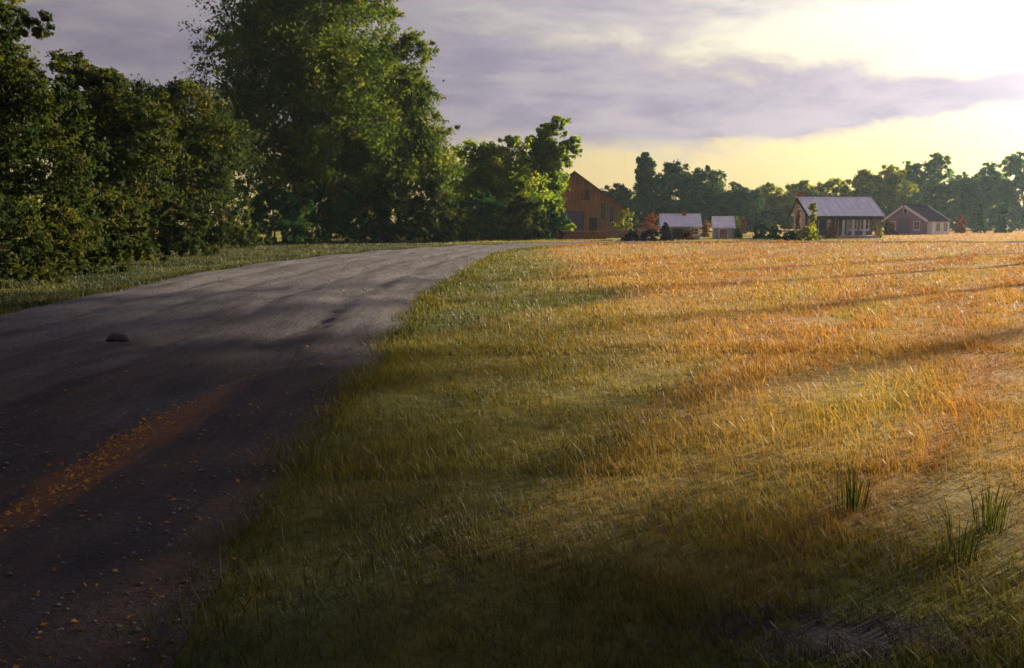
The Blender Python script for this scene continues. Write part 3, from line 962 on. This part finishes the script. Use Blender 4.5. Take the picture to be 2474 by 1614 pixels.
def gable_house(name, label, cat, loc, rz, xl, xr, zl, zr, zt, ln, wall, roofm, over=.4, fascia=None, xa=0.0, group=None):
    """gable in the local xz plane at y=-ln/2; eaves at (xl,zl) and (xr,zr), ridge at (xa,zt)"""
    root = empty(name, loc, rz)
    MB().extr_y([(xl, -0.25), (xr, -0.25), (xr, zr), (xa, zt), (xl, zl)], -ln / 2, ln / 2).build('wall', wall, root)
    roof = None
    for sx, sz in ((xl, zl), (xr, zr)):
        L = math.hypot(sx - xa, sz - zt)
        ex, ez = sx + (sx - xa) / L * over, sz + (sz - zt) / L * over
        r = slab((xa, zt + .02), (ex, ez + .02), -ln / 2 - over, ln / 2 + over, .12).build('roof', roofm, root)
        roof = roof or r
        if fascia:
            for yy in (-1, 1):
                a, b = sorted((yy * (ln / 2 + over + .002), yy * (ln / 2 + over + .06)))
                slab((xa, zt - .12), (ex, ez - .12), a, b, .27).build('fascia', fascia, r)
    MB().tube([(xa, -ln / 2 - over, zt + .15), (xa, ln / 2 + over, zt + .15)], [.1, .1], 6).build('ridge_cap', roofm, roof)
    tag(root, label, cat, group)
    return root, roof


# --- cottage with porch and pale metal roof
dc = gp(843, 238)[1]
mpp = dc / FPX
cx = gp(843, 238)[0]
Lc, RIDGE, EAVE = 75 * mpp, 39.5 * mpp, 21.5 * mpp
cot = empty('cottage', (cx, dc + 2.2, float(zf(cx, dc))), 0.0)
tag(cot, 'pale cottage with lilac metal roof and open front porch', 'house')
yw, yb, yr, yf = -.6, 3.6, 1.2, -2.9      # front wall, back wall, ridge, porch eave
hx = Lc / 2 - .35
zw = EAVE + (RIDGE - EAVE) * (yw - yf) / (yr - yf)
zb = 2.5
m = MB()
prof_ = [(yw, -.25), (yb, -.25), (yb, zb), (yr, RIDGE), (yw, zw)]
n = len(prof_)
m.add([(-hx, a, b) for a, b in prof_] + [(hx, a, b) for a, b in prof_],
      [tuple(range(n - 1, -1, -1)), tuple(range(n, 2 * n))] + [(i, (i + 1) % n, (i + 1) % n + n, i + n) for i in range(n)])
m.build('wall', SIDE_LILAC, cot)
roof = MB()
H2 = Lc / 2


def rslab(ya, za, yb_, zb_, x0, x1, lo, th):
    L = math.hypot(yb_ - ya, zb_ - za)
    ny_, nz_ = -(zb_ - za) / L, (yb_ - ya) / L
    if nz_ < 0:
        ny_, nz_ = -ny_, -nz_
    a = (ya + ny_ * lo, za + nz_ * lo)
    b = (yb_ + ny_ * lo, zb_ + nz_ * lo)
    c = (yb_ + ny_ * (lo + th), zb_ + nz_ * (lo + th))
    d = (ya + ny_ * (lo + th), za + nz_ * (lo + th))
    return [(x0, a[0], a[1]), (x1, a[0], a[1]), (x1, b[0], b[1]), (x0, b[0], b[1]), (x0, d[0], d[1]), (x1, d[0], d[1]), (x1, c[0], c[1]), (x0, c[0], c[1])]


roof = MB().hexa(rslab(yr, RIDGE, yf, EAVE, -H2, H2, .01, .07)).build('roof', DARKW, cot)
NP = 12
for i in range(NP):
    x0, x1 = -H2 + Lc * i / NP, -H2 + Lc * (i + 1) / NP
    MB().hexa(rslab(yr + .03, RIDGE + .004 * (i % 3), yf - .06, EAVE - .03, x0 + .012, x1 - .012, .083, .03)).build('roof_panel', METAL, roof)
    if i:
        MB().hexa(rslab(yr + .03, RIDGE, yf - .06, EAVE - .03, x0 - .018, x0 + .018, .10, .06)).build('seam', METAL, roof)
MB().hexa(rslab(yr, RIDGE, yb + .3, zb - .1, -H2, H2, .01, .1)).build('roof_back', METAL, cot)
MB().tube([(-H2 - .02, yr, RIDGE + .13), (H2 + .02, yr, RIDGE + .13)], [.09, .09], 6).build('ridge_cap', METAL, roof)
MB().box(-H2, H2, yf + .02, yf + .14, EAVE - .34, EAVE - .06).build('porch_beam', DARKW, cot)
MB().box(-hx + .1, hx, yf + .05, yw - .003, -.25, .28).build('porch_floor', SIDING, cot)
for k, (fx, mt) in enumerate([(-.965, WHITE), (-.46, WHITE), (-.05, WHITE), (.24, WHITE), (.56, WHITE), (.95, GOLD)]):
    pxx = fx * hx
    o = MB().box(pxx - .11, pxx + .11, yf + .1, yf + .32, .281, EAVE - .345).build('post', mt, cot)
    MB().box(pxx - .16, pxx + .16, yf + .06, yf + .36, .283, .42).build('post_base', mt, o)
MB().box(-hx + .02, hx - .02, yw - .045, yw - .003, .0, zw - .1).build('porch_wall_shade', PURPLE, cot)  # thin dark sheet on the front wall; porch shade put into its colour
yw -= .045
opening(cot, 'window', -.72 * hx, .95, .8, 1.1, yw)
opening(cot, 'window', -.22 * hx, .95, .8, 1.1, yw)
opening(cot, 'door', .12 * hx, .285, .85, 1.75, yw, WHITE, DARKW, False, True)
opening(cot, 'window', .42 * hx, .95, .75, 1.1, yw)
opening(cot, 'window', .76 * hx, .95, .8, 1.1, yw)
opening(cot, 'window', 1.5, 1.0, .7, 1.0, -hx, axis='x')
m = MB()
for s_ in (-1, 1):
    pass
MB().hexa(rslab(yr, RIDGE - .14, yf, EAVE - .14, -H2 - .06, -H2 - .003, 0, .28)).build('fascia', DARKROOF, cot)
MB().hexa(rslab(yr, RIDGE - .14, yb + .3, zb - .24, -H2 - .06, -H2 - .003, 0, .28)).build('fascia', DARKROOF, cot)
MB().hexa(rslab(yr, RIDGE - .14, yf, EAVE - .14, H2 + .003, H2 + .06, 0, .28)).build('fascia', WHITE, cot)
ch = MB().box(-H2 + .12, -H2 + .72, yr + .15, yr + .75, RIDGE - .6, RIDGE + .75).build('chimney', BRICK, cot)
MB().box(-H2 + .06, -H2 + .78, yr + .09, yr + .81, RIDGE + .752, RIDGE + .85).build('chimney_cap', STONE, ch)
MB().box(-.2, 1.4, yf - .35, yf + .047, -.25, .14).build('porch_step', STONE, cot)

# --- dark roofed house on the right
dh = gp(922, 234.5)[1]
mh = dh / FPX
hx0, hy0 = gp(924, 234.5)
hs, rf = gable_house('farmhouse', 'small violet gabled house with dark shingle roof and pale side wing', 'house',
                     (hx0 - .3, dh + 2.5, float(zf(hx0, dh))), R(-50), -2.6, 2.9, 2.0, 2.0, 28 * mh, 5.2, MAUVE, DARKROOF, .5, WHITE)
opening(hs, 'door', -.2, .12, 1.5, 2.0, -2.6, PURPLE, PURPLE, False, True)
opening(hs, 'window', -1.75, .7, .7, 1.0, -2.6)
opening(hs, 'window', 1.7, .7, .7, 1.0, -2.6)
opening(hs, 'vent', 0, 2.9, .5, .5, -2.6, WHITE, DARKW, False)
wing = MB().box(2.97, 3.7, -2.3, 2.3, -.2, 1.72).build('wing', WHITE, hs)
MB().hexa([(2.91, -2.5, 1.93), (3.95, -2.5, 1.72), (3.95, 2.5, 1.72), (2.91, 2.5, 1.93), (2.91, -2.5, 2.03), (3.95, -2.5, 1.82), (3.95, 2.5, 1.82), (2.91, 2.5, 2.03)]).build('wing_roof', DARKROOF, hs)
opening(wing, 'window', -.9, .4, 1.0, 1.1, 3.7, axis='x', sgn=1, cross=False)
opening(wing, 'window', 1.2, .4, 1.0, 1.1, 3.7, axis='x', sgn=1, cross=False)
MB().box(-2.3, -1.8, 1.0, 1.5, 2.2, 4.0).build('chimney', BRICK, hs)

# --- red barn
db = gp(590, 236.5)[1]
mb_ = db / FPX
bx0 = at(574, 236, db)[0]
apex = at(574, 173, db)[2]
er = at(629, 212, db)
barn, br = gable_house('barn', 'weathered brick red barn with steep gable roof among trees', 'barn',
                       (bx0, db + 6, 0.0), R(0), -(er[0] - bx0) * .78, er[0] - bx0 - .3, er[2] + 1.5, er[2] + .1, apex, 12, REDW, REDROOF, .55, REDROOF)
fy = -6.0
o = opening(barn, 'door', -.2, .1, 2.4, 2.7, fy, DARKW, PURPLE, False, True)
opening(barn, 'window', 3.35, 1.9, .5, 2.0, fy, STONE)
opening(barn, 'window', 4.35, 1.7, .45, 1.8, fy, STONE)
opening(barn, 'window', 1.3, 4.4, .7, .9, fy, DARKW)
opening(barn, 'door', 2.2, .1, 1.0, 2.1, fy, GOLD, DARKW, False, True)
lean = MB().hexa([(-4.6, fy - 2.4, 1.75), (-1.8, fy - 2.4, 1.55), (-1.8, fy - .003, 2.4), (-4.6, fy - .003, 2.6),
                  (-4.6, fy - 2.4, 1.87), (-1.8, fy - 2.4, 1.67), (-1.8, fy - .003, 2.52), (-4.6, fy - .003, 2.72)]).build('lean_to_roof', GOLD, barn)
for xx in (-4.4, -2.0):
    MB().box(xx - .09, xx + .09, fy - 2.25, fy - 2.07, -.2, 1.6 if xx > -3 else 1.78).build('lean_to_post', DARKW, barn)
for k in range(26):    # wide vertical boards on the gable, each a piece
    xb = -(er[0] - bx0) * .78 + .02 + k * .52
    x1b = xb + .48
    if x1b > er[0] - bx0 - .32:
        break

    def ztop(x):
        xl_, zl_ = -(er[0] - bx0) * .78, er[2] + 1.5
        xr_, zr_ = er[0] - bx0 - .3, er[2] + .1
        return (zl_ + (apex - zl_) * (x - xl_) / (0 - xl_) if x < 0 else apex + (zr_ - apex) * x / xr_) - .12
    if xb < 0 < x1b:
        x1b = -.001
    q = .018 + .012 * (k * 7 % 3)
    z0b = 3.1 if (-1.6 < xb < 1.2) else (4.2 if 2.6 < xb < 5 else 2.4)
    if ztop(xb) - z0b < .3 or ztop(x1b) - z0b < .3:
        continue
    MB().hexa([(xb, fy - q, z0b), (x1b, fy - q, z0b), (x1b, fy - .002, z0b), (xb, fy - .002, z0b),
               (xb, fy - q, ztop(xb)), (x1b, fy - q, ztop(x1b)), (x1b, fy - .002, ztop(x1b)), (xb, fy - .002, ztop(xb))]).build('board', REDW, barn)

# low terrace walls before the barn
for (pa, pb_, base, top, lab, mt) in [(556, 606, 239.5, 232, 'low rust orange brick wall before the barn door', BRICK),
                                      (604, 648, 238.0, 231, 'low brown earth bank wall stepping right of the barn', RUST)]:
    d_ = gp((pa + pb_) / 2, base)[1]
    xa_, xb_ = at(pa, base, d_)[0], at(pb_, base, d_)[0]
    h_ = at(pa, top, d_)[2]
    root = empty('terrace_wall', ((xa_ + xb_) / 2, d_, 0))
    hw = (xb_ - xa_) / 2
    MB().box(-hw, hw, 0, .4, -.3, h_).build('wall_body', mt, root)
    nn = 9
    for k in range(nn):
        a, b = -hw + 2 * hw * k / nn, -hw + 2 * hw * (k + 1) / nn
        MB().box(a + .015, b - .015, -.05, .45, h_ + .002, h_ + .10 + .02 * (k * 5 % 3)).build('cap_stone', STONE if mt is RUST else GOLD, root)
    tag(root, lab, 'wall')

# --- grey shed and tiny shed (long side to the viewer)
for (pa, pb_, base, top, ln_, lab, nm, wl, dr) in [(664, 701, 240, 216, 3.4, 'long low grey shed with lilac metal roof and navy end', 'shed', GREYW, False),
                                                   (716, 734, 239, 218.5, 2.4, 'tiny grey shed with rust coloured door', 'shed', GREYW, True)]:
    d_ = gp((pa + pb_) / 2, base)[1] + 1
    xa_, xb_ = at(pa, base, d_)[0], at(pb_, base, d_)[0]
    hh = at(pa, top, d_)[2]
    W = xb_ - xa_
    sh, r_ = gable_house(nm, lab, 'shed', ((xa_ + xb_) / 2, d_ + ln_ / 2, 0), R(90) - R(6), -ln_ / 2, ln_ / 2, hh * .56, hh * .56, hh, W, wl, METAL, .22)
    # local -x faces the viewer after the quarter turn
    if dr:
        opening(sh, 'door', 0.05, .05, .8, hh * .5 - .12, ln_ / 2 * -1, WHITE, RUST, False, True, axis='x', sgn=-1)
    else:
        opening(sh, 'door', .3, .05, 1.0, hh * .5 - .1, -ln_ / 2, GREYW, DARKW, False, True, axis='x', sgn=-1)
        opening(sh, 'window', -1.3, .55, .6, .5, -ln_ / 2, axis='x', sgn=-1)
        opening(sh, 'window', 1.75, .55, .6, .5, -ln_ / 2, axis='x', sgn=-1)
        MB().extr_y([(-ln_ / 2 + .02, -.2), (ln_ / 2 - .02, -.2), (ln_ / 2 - .02, hh * .56), (0, hh - .04), (-ln_ / 2 + .02, hh * .56)], W / 2 + .003, W / 2 + .05).build('end_wall', NAVY, sh)
        MB().box(-.2, .2, -.6, -.2, hh - .1, hh + .45).build('chimney', BRICK, sh)

# ------------------------------------------------------------------ near ground details
# clods and pebbles on the road
rg = np.random.default_rng(31)
n = 22000
y = 3.5 * (45 / 3.5) ** rg.random(n)
x = -10 + 9.2 * rg.random(n)
ok = in_poly(x, y, ROADPOLY[::3])
x, y = x[ok], y[ok]
n = len(x)
s = (0.003 + 0.013 * rg.random(n) ** 5) * np.maximum(1, y / 26)
oct_ = np.array([(1, 0, 0), (0, 1, 0), (-1, 0, 0), (0, -1, 0), (0, 0, 1), (0, 0, -1)], float)
th = rg.random(n) * 6.28
bv = oct_[None] * (0.7 + 0.6 * rg.random((n, 6, 1))) * s[:, None, None] * np.array([1.25, 1, .7])
cs, sn = np.cos(th)[:, None], np.sin(th)[:, None]
V = np.stack([bv[..., 0] * cs - bv[..., 1] * sn + x[:, None], bv[..., 0] * sn + bv[..., 1] * cs + y[:, None],
              bv[..., 2] + road_z(x, y)[:, None] + .3 * s[:, None]], 2).reshape(-1, 3)
tri = np.array([(0, 1, 4), (1, 2, 4), (2, 3, 4), (3, 0, 4), (1, 0, 5), (2, 1, 5), (3, 2, 5), (0, 3, 5)])
loops = (np.arange(n)[:, None, None] * 6 + tri[None]).ravel()
clods = link('clods', fast_mesh('clods', V, loops, np.arange(n * 8) * 3), solid('clod', (0.13, 0.115, 0.115), .5, .95))
tag(clods, 'small clods and pebbles scattered over the dirt road', 'gravel', kind='stuff')

# rust coloured leaf litter on the road
n = 1500
k = rg.random(n)
y = np.where(k < .45, rg.normal(7.4, 1.5, n), 3.6 + 30 * rg.random(n) ** 1.5)
x = np.where(k < .45, -3.05 + rg.normal(0, .13, n) + .10 * np.sin(y * 1.3), np.where(k < .75, -1.9 + rg.normal(0, .35, n), -9.4 + 7.6 * rg.random(n)))
ok = (y > 3.5)
x, y = x[ok], y[ok]
n = len(x)
p = np.stack([x, y, road_z(x, y) + .006 + .010 * rg.random(n)], 1)
nr = rg.normal(size=(n, 3)) * .45 + np.array([0, 0, 1])
nr /= np.linalg.norm(nr, axis=1)[:, None]
t_ = np.cross(nr, rg.normal(size=(n, 3)))
t_ /= np.linalg.norm(t_, axis=1)[:, None]
b_ = np.cross(nr, t_)
sz = (.008 + .020 * rg.random(n) ** 2)[:, None]
V = np.stack([p - t_ * sz, p + b_ * sz * .55 + nr * sz * .25, p + t_ * sz, p - b_ * sz * .55 + nr * sz * .25], 1).reshape(-1, 3)
lit = link('leaf_litter', fast_mesh('leaf_litter', V, np.arange(4 * n), np.arange(n) * 4, rg.random(n)), L_ORANGE)
tag(lit, 'rust orange fallen leaves drifted along the dirt road', 'leaves', kind='stuff')

# one dark stone lying in the road
sx, sy = gp(119, 350)
rn = random.Random(4)
m = MB()
K = 10
rings = [(0.55, -.05), (0.95, .02), (1.0, .10), (.8, .19), (.45, .245)]
for r_, z_ in rings:
    for j in range(K):
        a = 2 * math.pi * j / K
        q = r_ * (.85 + .3 * rn.random())
        m.v.append((.42 * q * math.cos(a), .26 * q * math.sin(a), z_ * (.9 + .2 * rn.random())))
for i in range(len(rings) - 1):
    for j in range(K):
        m.f.append((i * K + j, i * K + (j + 1) % K, (i + 1) * K + (j + 1) % K, (i + 1) * K + j))
m.f.append(tuple((len(rings) - 1) * K + j for j in range(K)))
st = m.build('stone', solid('dark_stone', (0.045, 0.038, 0.045), .4, .85, 5), None, True)
st.scale = (.42, .42, .42)
st.location = (sx, sy, float(road_z(sx, sy)[0]) - .005)
tag(st, 'single dark flat stone lying on the dirt road', 'stone')

# tufts of tall grass at the lower right of the field
tufts = [(2.35, 5.0, 'tall dry grass tuft with dark green blades nearest the bare edge'), (2.75, 5.5, 'tall dry grass tuft behind the darkest tuft'),
         (2.1, 5.9, 'slim tall grass tuft standing alone in the tan stubble'), (3.05, 5.15, 'tall grass tuft at the outer edge of the stubble')]
for i, (x, y, lab) in enumerate(tufts):
    rg2 = np.random.default_rng(300 + i)
    n = 46
    a = rg2.random(n) * 6.28
    r_ = rg2.random(n) ** .5 * .10
    h = .16 + .20 * rg2.random(n)
    base = np.stack([np.cos(a) * r_, np.sin(a) * r_, np.full(n, -.02)], 1)
    ln = np.stack([np.cos(a), np.sin(a), np.zeros(n)], 1) * (.1 + .5 * rg2.random(n))[:, None]
    sd_ = np.stack([-np.sin(a), np.cos(a), np.zeros(n)], 1) * .0035
    mid = base + np.array([0, 0, 1.]) * (h * .6)[:, None] + ln * (h * .3)[:, None]
    tip = base + np.array([0, 0, 1.]) * h[:, None] + ln * h[:, None]
    V = np.stack([base - sd_, base + sd_, mid + sd_ * .8, mid - sd_ * .8, tip], 1).reshape(-1, 3)
    loops = (np.arange(n)[:, None] * 5 + np.array([0, 1, 2, 3, 3, 2, 4])[None]).ravel()
    starts = (np.arange(n)[:, None] * 7 + np.array([0, 4])[None]).ravel()
    o = link('grass_tuft', fast_mesh('grass_tuft', V, loops, starts, np.repeat(rg2.random(n), 2)), L_DARK)
    o.location = (x, y, float(zf(x, y)))
    tag(o, lab, 'grass tuft', 'tall grass tufts in the stubble')

# ------------------------------------------------------------------ haze
hm, ht, hout = new_mat('haze')
pv = ht.n('ShaderNodeVolumePrincipled')
pv.inputs['Color'].default_value = (0.58, 0.80, 0.95, 1)
pv.inputs['Density'].default_value = 0.00015
pv.inputs['Anisotropy'].default_value = 0.5
ht.nt.links.new(pv.outputs[0], hout.inputs['Volume'])
hz = MB().box(-330, 330, -60, 340, -1.2, 36).build('haze', hm)
tag(hz, 'thin warm evening haze over the field', 'haze', kind='stuff')

S.cycles.max_bounces = 8
S.cycles.volume_bounces = 1
S.cycles.use_denoising = True
